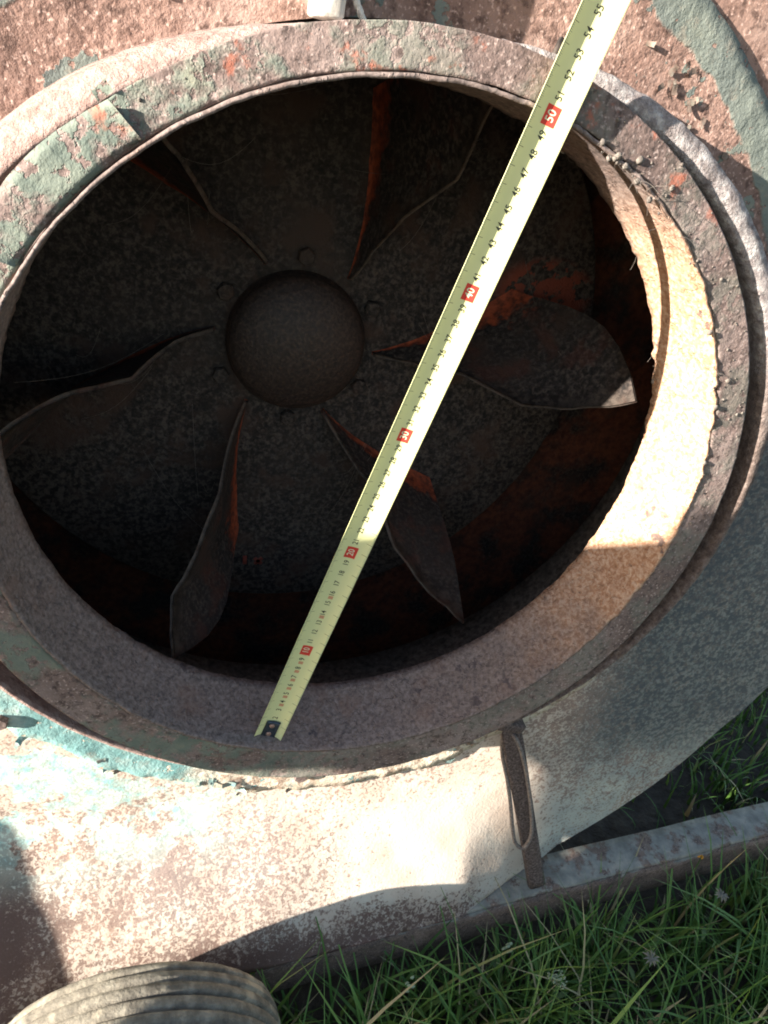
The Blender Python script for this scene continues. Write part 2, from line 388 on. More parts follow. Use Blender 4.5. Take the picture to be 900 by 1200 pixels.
# flange ring the collar sits on, its outer edge torn at the bottom
def flo(t):
    lo = max(0, -sin(t)); return .3515 + .0155 * lo + (.0012 + .0075 * lo) * fbm(9 * cos(t), 9 * sin(t), 5, 4) + .0006 * fbm(60 * cos(t), 60 * sin(t), 5, 2)
rows = []
TF = [2 * pi * i / 720 for i in range(720)]
for k in range(9):
    q = k / 8
    ri = lambda t: rimf(t) + .006
    rows.append([((ri(t) + (flo(t) - ri(t)) * q) * cos(t), (ri(t) + (flo(t) - ri(t)) * q) * sin(t),
                  -.0505 + .0012 * fbm(7 * cos(t), 7 * sin(t), q * 2) + (.0026 * max(0, fbm(14 * cos(t), 14 * sin(t), 9)) * max(0, -sin(t)) * q ** 4)) for t in TF])
rows.append([(flo(t) * cos(t), flo(t) * sin(t), -.0545) for t in TF])
v, f = grid(rows, True, False); obj('flange_ring', v, f, MT['flange'], housing)
rows = []
for dr, zl, zr, am in ((.018, -.0525, -.0525, .3), (.0165, -.047, -.040, 1), (.0150, -.040, -.0275, 1.3), (.0125, -.035, -.0222, 1.4), (.0065, -.0265, -.0208, 1.3), (.0008, -.0205, -.0205, .8), (-.0018, -.0200, -.0212, .6), (-.0038, -.0225, -.0245, .5), (-.0035, -.035, -.035, .3), (-.002, -.0525, -.0525, .2)):
    rw = []
    for t in TF:
        q = min(1, max(0, .5 + 1.1 * cos(t - .5))); z = zl + (zr - zl) * q; am_ = am * (.55 + .25 * q)
        n1 = .0009 * am_ * fbm(21 * cos(t), 21 * sin(t), z * 60, 3); th_ = 1 - .55 * min(1, max(0, (20 - (math.degrees(t) + 180) % 360 + 180) / 25)) * (1 if (math.degrees(t) + 180) % 360 - 180 > -100 else 0)
        r = rimf(t) + dr * th_ * (1 - .9 * math.exp(-((math.degrees(t) - 95) / 25) ** 2)) + n1
        rw.append((r * cos(t), r * sin(t), z + (.0072 + .0062 * cos(t)) * (z + .0525) / .032 + .0009 * am_ * fbm(17 * cos(t), 17 * sin(t), 7 + z * 40, 3)))
    rows.append(rw)
v, f = grid(rows, True, True); obj('inlet_rim', v, f, MT['rim'], housing)
rows = []
TL = [R_(112 + 62 * i / 40) for i in range(41)]
for r0, z in ((.250, -.0275), (.262, -.0262), (None, -.0255)):
    rows.append([((r0 or rimf(t) - .0022) * cos(t), (r0 or rimf(t) - .0022) * sin(t), z + .001 * fbm(20 * cos(t), 20 * sin(t), 2)) for t in TL])
rows.append([(p[0], p[1], -.030) for p in rows[-1]]); rows.append([(p[0], p[1], -.031) for p in rows[0]])
v, f = grid(rows, False, True); obj('ledge', v, f, MT['ledge'], housing)
# lug at the top of the flange and bolts
v, f = box((-.0590, .2965, -.0365), (.0145, .060, .030), R_(-3)); obj('lug', v, f, MT['pale'], housing)
def hexbolt(c, r, h, a0=.3):
    rows = [[(c[0] + r * k * cos(a0 + i * pi / 3), c[1] + r * k * sin(a0 + i * pi / 3), c[2] + z) for i in range(6)] for k, z in ((1, 0), (1, h * .8), (.86, h))]
    V, F = grid(rows, True, False); F.append(tuple(range(12, 18))); return V, F
for x, y in ((-.2735, -.2370), (.300, .205), (-.02, -.343)):
    v, f = hexbolt((x, y, -.0515), .0072, .007); obj('bolt', v, f, MT['bar'], housing, smooth=False)
# curled flakes of paint
def flake(x, y, z, s, a, curl, asp=.6):
    rows = []
    for j in range(4):
        q = (j / 3 - .5) * s * asp
        rw = []
        for i in range(5):
            p = (i / 4 - .5) * s; wob = .18 * s * fbm(x * 90 + i, y * 90 + j, 3)
            h = curl * s * ((i / 4) ** 2) + .06 * s * fbm(x * 50 + i, y * 40 + j * 1.3, 1)
            rw.append((x + (p + wob) * cos(a) - (q + wob) * sin(a), y + (p + wob) * sin(a) + (q + wob) * cos(a), z + .0005 + h))
        rows.append(rw)
    V, F = grid(rows, False, False)
    n = len(V); V += [(p[0], p[1], p[2] - .0006) for p in V]; F += [tuple(reversed([i + n for i in q])) for q in F]
    return V, F
for i in range(15):
    a = R_(random.gauss(58, 5)); r = random.gauss(.309, .009)
    v, f = flake(r * cos(a), r * sin(a), -.0495, random.uniform(.002, .006), random.uniform(0, 6.3), random.uniform(.1, .5)); obj('paint_flake', v, f, MT['flake'], housing)
for i in range(14):
    a = R_(random.uniform(100, 150)); r = random.uniform(.297, .34)
    v, f = flake(r * cos(a), r * sin(a), -.0495, random.uniform(.002, .006), random.uniform(0, 6.3), random.uniform(.1, .4)); obj('paint_flake', v, f, MT['flake'], housing)
for i in range(22):
    a = R_(random.choice([random.uniform(-140, -100), random.uniform(-112, -62)])); r = flo(a) + random.uniform(-.014, .006)
    v, f = flake(r * cos(a), r * sin(a), -.0500 if r < flo(a) - .004 else -.0535, random.uniform(.004, .011), random.uniform(0, 6.3), random.uniform(.1, .5)); obj('paint_flake', v, f, random.choice([MT['tqflake'], MT['tqflake'], MT['flake']]), housing)

# ------------------------------------------------------------------ inlet collar
CT = (-.0070, .0121); CO = (.0027, -.0085)
collar = empty('inlet_collar', (0, -.26, -.02), 'round rusted sheet-metal inlet collar, tape lying across it, worn green paint on its band', 'inlet collar')
def rag(t, s, am): return am * fbm(s * .45 * cos(t), s * .45 * sin(t), 4.2, 3) * (.35 + 1.6 * abs(noise.noise(Vector((5 * cos(t), 5 * sin(t), 8)))))
def conep(k, t, th=0):
    """k 0 throat .. 1 lip"""
    c = 1 - k; r = .2351 + (.2481 - .2351) * k + .0014 * sin(pi * k) + th
    rg_ = 1 + 1.8 * max(0, cos(t - .3)) ** 2; z = -.0536 * c + (.0011 * rg_ * rag(t, 42, 1) if k == 1 else 0)
    r += .0006 * fbm(11 * cos(t), 11 * sin(t), 3 * k) + (.0009 * rg_ * rag(t, 70, 1) if k in (0, 1) else 0)
    if k == 0: z += .0016 * rag(t, 24, 1)
    return (CT[0] * c + r * cos(t), CT[1] * c + r * sin(t), z)
KS = [0, .12, .25, .4, .55, .7, .85, .95, 1]
rows = [[conep(k, t) for t in TF] for k in KS] + [[conep(k, t, .0022) for t in TF] for k in reversed(KS)]
v, f = grid(rows, True, True, True); obj('inner_cone', v, f, MT['cone'], collar)
def bandp(k, t, dz=0):
    r = .2512 + (.2809 - .0042 * max(0, cos(t - .25)) - .2512) * k + (.0008 * rag(t, 30, 1) if k in (0, 1) else 0)
    cr = max(0, cos(t - .25)); z = -(.0022 - .0012 * cr) - (.0026 - .0016 * cr) * k + dz + .0005 * fbm(12 * cos(t), 12 * sin(t), 2 * k)
    return (CO[0] * k + r * cos(t), CO[1] * k + r * sin(t), z)
KB = [0, .1, .25, .4, .55, .7, .85, .96, 1]
rows = [[bandp(k, t) for t in TF] for k in KB] + [[bandp(k, t, -.0032) for t in TF] for k in reversed(KB)]
v, f = grid(rows, True, True, True); obj('outer_band', v, f, MT['band'], collar)
# a strip of sheet lapped over the band at the upper left, one corner bent up
TP = [R_(126 + 20.5 * i / 30) for i in range(31)]
def patchp(k, t, dz):
    x, y, z = bandp(k, t); q = (math.degrees(t) - 126) / 20.5
    rr = 1 + (.011 * k * sin(pi * min(1, max(0, q))) ) + .0012 * rag(t, 50, 1)
    lift = .0055 * max(0, (q - .86) / .14) ** 1.5 * k + .0035 * max(0, (.1 - q) / .1) ** 2 * k
    return (x * rr, y * rr, z + .0022 + lift + dz)
rows = [[patchp(k, t, 0) for t in TP] for k in (.04, .2, .4, .6, .8, 1.0)] + [[patchp(k, t, -.0016) for t in TP] for k in (1.0, .8, .6, .4, .2, .04)]
v, f = grid(rows, False, True, True)
n = len(TP); F0 = [tuple(j * n for j in range(12)), tuple(reversed([j * n + n - 1 for j in range(12)]))]
obj('lapped_strip', v, f + F0, MT['band'], collar)
v, f = flake(-.1655, .2215, -.0085, .009, .7, .5); obj('bent_corner', v, f, MT['band'], collar)
for d in (-150, 75, -35):
    t = R_(d); c, s = cos(t), sin(t)
    v, f = box((.2685 * c, .2685 * s, -.026), (.034, .020, .003), t); obj('mounting_tab', v, f, MT['dark'], collar)

# ------------------------------------------------------------------ impeller
IC = (-.024, .017); ZB = -.28
imp = empty('impeller', (IC[0], IC[1], -.30), 'dark rusty six-blade fan impeller inside the open inlet', 'impeller')
rows = []
for r, z in ((.02, ZB), (.08, ZB), (.15, ZB), (.23, ZB), (.3165, ZB), (.318, ZB - .001), (.318, ZB - .005), (.02, ZB - .005)):
    rows.append([(IC[0] + (r + (.0012 * fbm(14 * cos(t), 14 * sin(t), 1) if r > .3 else 0)) * cos(t), IC[1] + r * sin(t), z) for t in TH[::2]])
v, f = grid(rows, True, True); obj('back_plate', v, f, MT['back'], imp)
prof = [(.0685, ZB - .001), (.0685, ZB + .004), (.0665, ZB + .0055), (.0665, ZB + .012), (.0650, ZB + .0158), (.060, ZB + .0205), (.048, ZB + .027), (.032, ZB + .0325), (.015, ZB + .0355), (.0006, ZB + .036)]
rows = [[(IC[0] + r * cos(t), IC[1] + r * sin(t), z) for t in TH[::5]] for r, z in prof]
v, f = grid(rows, True, False); obj('hub', v, f, MT['hub'], imp)
for k in range(6):
    a = R_(28 + 60 * k)
    v, f = hexbolt((IC[0] + .0815 * cos(a), IC[1] + .0815 * sin(a), ZB), .0085, .0065, k * .4); obj('bolt', v, f, MT['dark'], imp, smooth=False)
def lerp_tab(tab, q):
    n = len(tab) - 1; i = min(int(q * n), n - 1); k = q * n - i
    return [a + (b - a) * k for a, b in zip(tab[i], tab[i + 1])]
for k in range(6):
    a0 = -4 + 60 * k; sd = random.Random(40 + k); jit = [sd.uniform(-1, 1) for _ in range(8)]
    root = [(.078, 0, ZB + .001), (.105, 6, ZB + .001), (.14, 12, ZB + .001), (.175, 17, ZB + .001), (.205, 20, ZB + .001), (.226, 22, ZB + .001)]
    free = [(.080, -.5, ZB + .006), (.112, 2 + jit[0], -.254), (.150, 5 + jit[1], -.207), (.196, 4 + 2 * jit[2], -.162), (.232, 5.5 + 2 * jit[3], -.136), (.268, 9.5 + jit[4], -.098)]
    fo = (0, 3, 5, 6.5, 0, 2.5)[k]; free = [(r, d + fo * min(1, i / 2), z) for i, (r, d, z) in enumerate(free)]
    rows = []; att = []; NU, NV = 26, 9
    for j in range(NV):
        h = j / (NV - 1); rw = []
        for i in range(NU):
            q = i / (NU - 1); a = lerp_tab(root, q); b = lerp_tab(free, q)
            ph = h ** (1.0)
            r, d, z = [x + (y - x) * ph for x, y in zip(a, b)]
            e = q ** 5 * sin(pi * h ** 1.35); bg_ = (1, .8, .6, .8, 1, .12)[k]; r += .015 * e * bg_; d += 4.5 * e * bg_       # bulging outer edge
            r += .0022 * (q ** 2) * (fbm(i * .5, j * .5, k * 3.1)) ; z += .0016 * fbm(i * .45, k * 5, 2) * h
            t = R_(a0 + d + .7 * fbm(i * .22, j * .2, k * 7.7) * h); rw.append((IC[0] + r * cos(t), IC[1] + r * sin(t), z)); att.append(h)
        rows.append(rw)
    V, F = grid(rows, False, False); n = len(V)
    vec = [Vector(p) for p in V]
    # thickness along the sheet normal
    out = []
    for j in range(NV):
        for i in range(NU):
            g = lambda jj, ii: vec[max(0, min(NV - 1, jj)) * NU + max(0, min(NU - 1, ii))]
            nn = (g(j, i + 1) - g(j, i - 1)).cross(g(j + 1, i) - g(j - 1, i)).normalized()
            out.append(tuple(vec[j * NU + i] + nn * .0036))
    F2 = [tuple(reversed([q + n for q in p])) for p in F]
    bd = [i for i in range(NU)] + [j * NU + NU - 1 for j in range(1, NV)] + [(NV - 1) * NU + i for i in range(NU - 2, -1, -1)] + [j * NU for j in range(NV - 2, 0, -1)]
    F3 = [(bd[i], bd[(i + 1) % len(bd)], bd[(i + 1) % len(bd)] + n, bd[i] + n) for i in range(len(bd))]
    obj('blade', V + out, F + F2 + F3, MT['blade'], imp, attr=att * 2)
# two dabs of red primer on the back plate
for x, y, s, a in ((-.0627, -.2484, .012, 1.6), (-.0470, -.2500, .012, .8), (-.0475, -.2500, .012, -.75)):
    v, f = box((x, y, ZB + .0006), (s, .0045, .0008), a, .0002); obj('paint_dab', v, f, MT['dab'], imp)

# ------------------------------------------------------------------ skid beam and added shadow leg
beam = empty('skid_beam', (.3, -GH, -.02), 'long steel skid beam with pale flaking paint lying along the grass under the housing', 'beam')
def beam_part(sec, name, n=90):
    rows = []
    for p, q in sec:       # p offset behind the front edge, q height
        rows.append([(-.62 + 2.2 * i / n, q + .0008 * fbm(i * .35, p * 60, q * 60), beamz(-.62 + 2.2 * i / n) - p + .0008 * fbm(i * .3, q * 50, 3)) for i in range(n + 1)])
    v, f = grid(rows, False, True); k = n + 1; L = len(sec)
    f += [tuple(reversed([j * k for j in range(L)])), tuple(j * k + n for j in range(L))]
    return obj(name, v, f, MT['beam'], beam)
beam_part([(.0445, BY), (.03, BY + .0006), (.015, BY + .0004), (.0035, BY), (.0005, BY - .003), (.004, BY - .006), (.0445, BY - .006)], 'top_flange')
beam_part([(0, BY - .0045), (-.0004, BY - .02), (0, BY - .04), (.0005, BY - .064), (.003, BY - .0665), (.0055, BY - .064), (.0055, BY - .0065), (.003, BY - .0058)], 'web')
beam_part([(.0062, BY - .0605), (.0445, BY - .0605), (.0445, BY - .0665), (.0062, BY - .0665)], 'bottom_flange')
for x in (-.45, .95):
    v, f = box((x, (BY - .0675 - GH - .004) / 2, beamz(x) - .0225), (.09, GH + .004 + BY - .0675, .043), 0, .002); obj('foot', v, f, MT['beam'], beam)
panel = empty('shadow_panel', (-.6, -GH, .05), 'added unseen gusset leg standing beyond the lower left edge of the picture', 'shadow caster')
PG = [(-.225, -.04), (-.225, -.02), (-.258, .008), (-.36, .069), (-.4526, .142), (-GH + .004, .236), (-GH + .004, -.04)]  # added plate, outline shaped to cast the shadow at the lower left
n = len(PG); V = [(-.6, y, z) for y, z in PG] + [(-.607, y, z) for y, z in PG]
obj('gusset', V, [tuple(range(n)), tuple(reversed(range(n, 2 * n)))] + [(i, i + n, (i + 1) % n + n, (i + 1) % n) for i in range(n)], MT['beam'], panel, smooth=False)
v, f = box((-.6, -GH + .006, .1), (.08, .010, .32), 0, .002); obj('foot_plate', v, f, MT['beam'], panel)

# ------------------------------------------------------------------ hanging latch: tube flattened at the top and a wire ring through it
latch = empty('latch_handle', (.277, -.54, -.015), 'brown rusted latch handle with a bent wire loop hanging below the collar', 'latch')
A = Vector((.1865, -.2860, -.036)); B = Vector((.2765, -.5405, -.0125)); d_ = (B - A).normalized()
sx = d_.cross(Vector((0, 0, 1))).normalized(); sz = sx.cross(d_).normalized()
rows = []
for q, wx, wz in ((0, .0085, .0016), (.02, .0105, .002), (.10, .0112, .0022), (.2, .0112, .0025), (.35, .0108, .0032), (.6, .0104, .0048), (.97, .0106, .0062), (1, .0108, .0064), (1, .0088, .0046), (.95, .0086, .0044)):
    c = A + (B - A) * q
    rows.append([tuple(c + sx * wx * math.copysign(abs(cos(2 * pi * i / 20)) ** .55, cos(2 * pi * i / 20)) + sz * wz * math.copysign(abs(sin(2 * pi * i / 20)) ** .55, sin(2 * pi * i / 20))) for i in range(20)])
v, f = grid(rows, True, False); f.append(tuple(reversed(range(20)))); f.append(tuple(range(180, 200)))
obj('strip', v, f, MT['strip'], latch)
def on(q, s, h): return A + (B - A) * q + sx * s * -1 + sz * h
sgn = 1 if sz.z > 0 else -1
ctrl = [(.035, 0, -.003), (.03, .001, .008), (.07, .0035, .012), (.2, .006, .0125), (.35, .006, .0125), (.5, .004, .0135), (.6, .000, .0145), (.655, -.008, .0145), (.665, -.0135, .013), (.62, -.0185, .0115), (.52, -.0175, .009), (.40, -.0145, .006), (.28, -.0125, .002), (.15, -.0115, -.004), (.06, -.006, -.006), (.035, 0, -.003)]
pts = []
for i in range(len(ctrl) - 1):
    p0, p1, p2, p3 = [ctrl[max(0, min(len(ctrl) - 1, i + k))] for k in (-1, 0, 1, 2)]
    for k in range(6):
        t = k / 6
        pts.append([.5 * (2 * b + (c - a) * t + (2 * a - 5 * b + 4 * c - d) * t * t + (3 * b - a - 3 * c + d) * t ** 3) for a, b, c, d in zip(p0, p1, p2, p3)])
if sx.x < 0: pts = [(q, s, h) for q, s, h in pts]
else: pts = [(q, -s, h) for q, s, h in pts]
v, f = tube([tuple(on(q, s, (h - .0035) * sgn)) for q, s, h in pts], .0021, 8); obj('wire_loop', v, f, MT['wire'], latch)
v, f = box((.1835, -.2790, -.0375), (.030, .012, .018), R_(-18), .0015); obj('hinge_lug', v, f, MT['strip'], latch)

# ------------------------------------------------------------------ transport wheel
WC = (-.170, -.556); WR = .131
wheel = empty('wheel', (WC[0], -GH, .105), 'worn dusty ribbed tyre of a small transport wheel in front of the housing', 'wheel')
prof = []
for i in range(41):
    u = i / 40; z = .056 + .076 * u; e = abs(u - .5) * 2
    r = WR - .010 * e ** 3 - .0045 * (0.5 + 0.5 * cos(u * 2 * pi * 7)) ** 9 - (.006 * max(0, (e - .9) / .1) ** 2)
    prof.append((r, z))
prof = [(.076, .062), (.094, .054), (.111, .0535)] + prof + [(.111, .1345), (.094, .134), (.076, .126), (.072, .095)]
rows = [[(WC[0] + (r + .0007 * fbm(16 * cos(t), 16 * sin(t), z * 60)) * cos(t), WC[1] + (r + .0007 * fbm(16 * cos(t), 16 * sin(t), z * 60)) * sin(t), z) for t in TH[::3]] for r, z in prof]
v, f = grid(rows, True, True, True); obj('tyre', v, f, MT['tyre'], wheel)
rows = [[(WC[0] + r * cos(t), WC[1] + r * sin(t), z) for t in TH[::6]] for r, z in ((.0765, .125), (.072, .118), (.03, .114), (.022, .128), (.012, .130), (.012, .056), (.022, .058), (.03, .072), (.072, .070), (.0765, .063))]
v, f = grid(rows, True, True, True); obj('wheel_rim', v, f, MT['bar'], wheel)

# ------------------------------------------------------------------ tape measure
tape = empty('tape_measure', (.0548, .2427, .006), 'yellow steel tape measure stretched diagonally across the open inlet', 'tape measure')
T0 = Vector((-.0611, -.2334, -.012)); T1 = Vector((.0569, .2427, .0015)); TU = (T1 - T0); TL_ = TU.length; TU.normalize()
TN = Vector((-.07, 0, 1)); TN = (TN - TU * TN.dot(TU)).normalized(); TWd = TU.cross(TN).normalized()    # across, to the right
HW = .0118; ARC = R_(38)
def tp(s, u, h=0):
    """s in printed cm, u -1..1 across, h above the face"""
    a = ARC * u; rad = HW / ARC
    return tuple(T0 + TU * (s * TL_ / 50) + TWd * ((rad - h) * sin(a) * (ARC / sin(ARC)) * .98) + TN * (rad - (rad - h) * cos(a)))
S0, S1 = -.9, 66
rows = []
NS = 180
for h in (0, -.00022):
    for i in (range(15) if h == 0 else range(14, -1, -1)):
        rows.append([tp(S0 + (S1 - S0) * k / NS, -1 + 2 * i / 14, h) for k in range(NS + 1)])
v, f = grid(rows, False, True, True); n = NS + 1
f += [tuple(j * n for j in range(30)), tuple(reversed([j * n + NS for j in range(30)]))]
blade_o = obj('tape_blade', v, f, MT['yellow'], tape)
def text_mesh(s):
    cu = bpy.data.curves.new('t', 'FONT'); cu.body = s; cu.align_x = 'CENTER'; cu.align_y = 'CENTER'; cu.size = 1; cu.resolution_u = 3; cu.offset = .008
    o = bpy.data.objects.new('t', cu); col.objects.link(o); dg = bpy.context.evaluated_depsgraph_get(); me = o.evaluated_get(dg).to_mesh()
    r = ([(p.co.x, p.co.y) for p in me.vertices], [tuple(p.vertices) for p in me.polygons])
    o.evaluated_get(dg).to_mesh_clear(); bpy.data.objects.remove(o); bpy.data.curves.remove(cu); return r
def put_text(s, pos, uc, size, h):
    tv, tf = text_mesh(s)
    # baseline runs along the tape, tops of the digits towards its left edge
    return [tp(pos + x * size * .92, uc - y * size * .01 / HW, h) for x, y in tv], tf
ticks = ([], [])
def quad(s0, s1, u0, u1, h, n=4):
    rows = [[tp(s0 + (s1 - s0) * i / 2, u0 + (u1 - u0) * j / n, h) for i in range(3)] for j in range(n + 1)]
    return grid(rows, False, False, True)
for k in range(1, 63):
    if k % 10 == 0:
        bx = obj('ten_box', *quad(k - .62, k + .38, -.34, .34, .00008, 6), MT['red'], tape)
        obj('numeral', *put_text(str(k), k - .12, 0, .66, .00016), MT['white'], bx)
    else:
        obj('numeral', *put_text(str(k), k - .12, 0, .60 if k < 10 else .55, .00010), MT['ink'], tape)
    if k in (3, 4, 5, 6, 7, 8, 9, 13, 15): obj('red_mark', *quad(k + .32, k + .62, -.14, .16, .00006), MT['pinkink'], tape)
    for u0, u1 in ((-.99, -.62), (.62, .99)): ticks = merge(ticks, quad(k - .012, k + .012, u0, u1, .00006))
for k in range(5, 630):
    if k % 10: ln = .25 if k % 5 else .33; ticks = merge(ticks, quad(k / 10 - .006, k / 10 + .006, -.99, -.99 + ln * .7, .00005, 2))
tag(obj('tick_marks', *ticks, MT['ink'], tape), kind='stuff')
rows = [[tp(s, u, h) for u in (-.50, -.35, 0, .35, .50)] for s, h in ((1.45, .0004), (1.55, .0009), (1.2, .0011), (.2, .0011), (-.75, .0011), (-.95, .0009), (-1.02, -.001), (-1.0, -.0135), (-.86, -.0135), (-.82, .0002))]
v, f = grid(rows, False, True); n = 5; f += [tuple(reversed([j * n for j in range(10)])), tuple(j * n + 4 for j in range(10))]
hook = obj('end_hook', v, f, MT['steel'], tape)
rows = [[tp(s, u, h) for u in (-1.05, -.6, 0, .6, 1.05)] for s, h in ((-.78, .0013), (-.98, .0013), (-1.06, -.0005), (-1.04, -.0125), (-.90, -.0125), (-.80, .0003))]
v, f = grid(rows, False, True); f += [tuple(reversed([j * 5 for j in range(6)])), tuple(j * 5 + 4 for j in range(6))]
obj('hook_lip', v, f, MT['steel'], tape)
for s in (.95, -.05):
    c = Vector(tp(s, 0, .0010)); rows = [[tuple(c + (TU * cos(a) * 1.0 + TWd * sin(a)) * r + TN * z) for a in [i * pi / 6 for i in range(12)]] for r, z in ((.0024, 0), (.0023, .0006), (.0012, .0011), (.0002, .0012))]
    v, f = grid(rows, True, False); obj('rivet', v, f, MT['rivet'], hook)
c = T0 + TU * (.70 * 1.0) * (TL_ / .5) + TN * .002
rows = []
for k, wz in ((.86, -.018), (1, -.013), (1, .013), (.86, .018)):
    rg = []
    for i in range(28):
        a = 2 * pi * i / 28; sq = (abs(cos(a)) ** 4 + abs(sin(a)) ** 4) ** -.25
        rg.append(tuple(c + TU * .036 * k * sq * cos(a) + (TN * .030 * k * sq * sin(a) + TN * .026) + TWd * wz))
    rows.append(rg)
v, f = grid(rows, True, False); f.append(tuple(range(28))); f.append(tuple(range(84, 112)))
obj('case', v, f, MT['casey'], tape)

# ------------------------------------------------------------------ cord by the lug
pts = [(-.0530 + .012 * q + .0015 * sin(q * 9), .2960 - .034 * q, -.024 - .010 * q * q) for q in [i / 24 for i in range(25)]]
V, F = [], []
for s in range(3):
    pp = [(p[0] + .0010 * cos(i * .9 + s * 2.09), p[1], p[2] + .0010 * sin(i * .9 + s * 2.09)) for i, p in enumerate(pts)]
    V, F = merge((V, F), tube(pp, .0011, 6))
tag(obj('cord', V, F, MT['cord']), 'short piece of white twisted cord hanging beside the pale lug at the top', 'cord')

# ------------------------------------------------------------------ dust, fluff and crumbs caught on the collar
V, F = [], []
rd = random.Random(5)
def crumb(c, s):
    rows = []
    for j in range(4):
        ph = -pi / 2 + pi * (j + .5) / 4
        rows.append([(c[0] + s * (1 + .5 * fbm(c[0] * 900 + i, j, 1)) * cos(ph) * cos(i * pi / 3), c[1] + s * (1 + .5 * fbm(c[1] * 900 + i, j, 4)) * cos(ph) * sin(i * pi / 3), c[2] + .45 * s * sin(ph) * (1 + .6 * fbm(c[0] * 700 + i, j * 2, 6))) for i in range(6)])
    v, f = grid(rows, True, False); f.append((5, 4, 3, 2, 1, 0)); f.append((18, 19, 20, 21, 22, 23)); return v, f
for i in range(55):
    t = R_(rd.choice([rd.gauss(52, 12), rd.uniform(-30, 150), rd.gauss(25, 12)])); k = rd.random(); p = bandp(k, t); s = rd.choice([.0004, .0005, .0007, .0011])
    V, F = merge((V, F), crumb((p[0], p[1], p[2] + s * .4), s))
for a, k, s in ((63, .25, .0026), (57, .40, .0022), (24, .3, .0022), (41, .5, .0014), (18, .7, .0014)):
    p = bandp(k, R_(a)); V, F = merge((V, F), crumb((p[0], p[1], p[2] + s * .4), s))
for i in range(34):      # clods along the edges
    t = R_(rd.choice([rd.gauss(64, 4), rd.gauss(16, 5), rd.gauss(66, 3), rd.uniform(0, 70)])); k = rd.choice([0, 1, 1]); p = conep(k, t); s = rd.choice([.0005, .0007, .001, .0022]); p = (p[0] + rd.gauss(0, .0014), p[1] + rd.gauss(0, .0014), p[2])
    V, F = merge((V, F), crumb((p[0], p[1], p[2] + rd.uniform(-.001, .002)), s))
for i in range(60):       # fibres
    t = R_(rd.choice([rd.gauss(64, 5), rd.gauss(16, 5), rd.gauss(40, 18)])); k = rd.choice([0, 1, 1])
    p = Vector(conep(k, t)); L = rd.uniform(.003, .012); dv = Vector((rd.gauss(0, 1), rd.gauss(0, 1), rd.uniform(0, .8))).normalized(); bnd = Vector((rd.gauss(0, .4), rd.gauss(0, .4), rd.gauss(0, .3)))
    V, F = merge((V, F), tube([tuple(p + dv * L * q + bnd * L * q * q) for q in (0, .33, .66, 1)], 0.00014, 3, False))
tag(obj('dust', V, F, MT['fluff']), 'grey dust crumbs and fluff caught along the collar edge', 'dust', kind='stuff')
V, F = [], []             # cobweb threads between the blades
for i in range(26):
    k = rd.randrange(6); a = R_(-4 + 60 * k + rd.uniform(0, 14)); r = rd.uniform(.12, .25); a2 = a + rd.uniform(-.5, .5); r2 = rd.uniform(.12, .26)
    z1 = ZB + .01 + (r - .08) * .85 * rd.random(); p = Vector((IC[0] + r * cos(a), IC[1] + r * sin(a), z1)); q_ = Vector((IC[0] + r2 * cos(a2), IC[1] + r2 * sin(a2), ZB + .003))
    V, F = merge((V, F), tube([tuple(p.lerp(q_, q) + Vector((0, -.012 * sin(pi * q), 0))) for q in [j / 8 for j in range(9)]], 0.00016, 3, False))
tag(obj('cobweb', V, F, MT['fluff']), 'grey cobweb threads strung between the impeller blades', 'cobweb', kind='stuff')

# ------------------------------------------------------------------ grass and weeds
rg = random.Random(11)
V, F, AT = [], [], []
def blade(x, z, L, wd, az, lean, val):
    y0 = -GH; k = len(V); n = 4
    for i in range(n + 1):
        q = i / n; o = lean * L * q * q; h = L * q * (1 - .35 * lean * q)
        cx, cz = x + cos(az) * o, z + sin(az) * o; hw = wd * (1 - q) ** .7 * .5 + .00008
        px, pz = -sin(az) * hw, cos(az) * hw
        V.extend([(cx - px, y0 + h, cz - pz), (cx + px, y0 + h, cz + pz)]); AT.extend([min(1, val + .12 * q)] * 2)
    for i in range(n):
        a = k + 2 * i; F.append((a, a + 1, a + 3, a + 2))
cl = [(rg.uniform(-.25, 1.5), rg.uniform(-.75, .42)) for _ in range(330)]
for i in range(24000):
    if rg.random() < .75:
        c = rg.choice(cl); x = c[0] + rg.gauss(0, .028); z = c[1] + rg.gauss(0, .028)
    else: x = rg.uniform(-.3, 1.5); z = rg.uniform(-.75, .42)
    if beamz(x) - .055 < z < beamz(x) + .008: continue
    back = z < beamz(x) - .05
    if back and (x < .52 or rg.random() < .72): continue
    L = rg.uniform(.04, .12) if rg.random() < .75 else rg.uniform(.10, .22)
    if z < beamz(x) + .03: L *= .75
    if back: L *= .6
    val = min(.97, max(0, rg.gauss(.42, .2))); val = 1 if rg.random() < .06 else val
    blade(x, z, L, rg.choice([rg.uniform(.0016, .0045), rg.uniform(.003, .0075)]), rg.uniform(0, 6.28), rg.uniform(.15, .95), val)
tag(obj('grass', V, F, MT['grass'], smooth=False, attr=AT), 'green grass growing in front of the skid beam', 'grass', kind='stuff')
def pix(px, py, y):      # where the line of sight through a photo pixel meets a given height
    d = cam.matrix_world.to_3x3() @ Vector(((px - 450) / 820, -(py - 600) / 820, -1)); o = cam.matrix_world.translation
    t = (y + GH - o.z) / d.z; p = o + d * t; return (p.x, p.z - GH, -p.y)
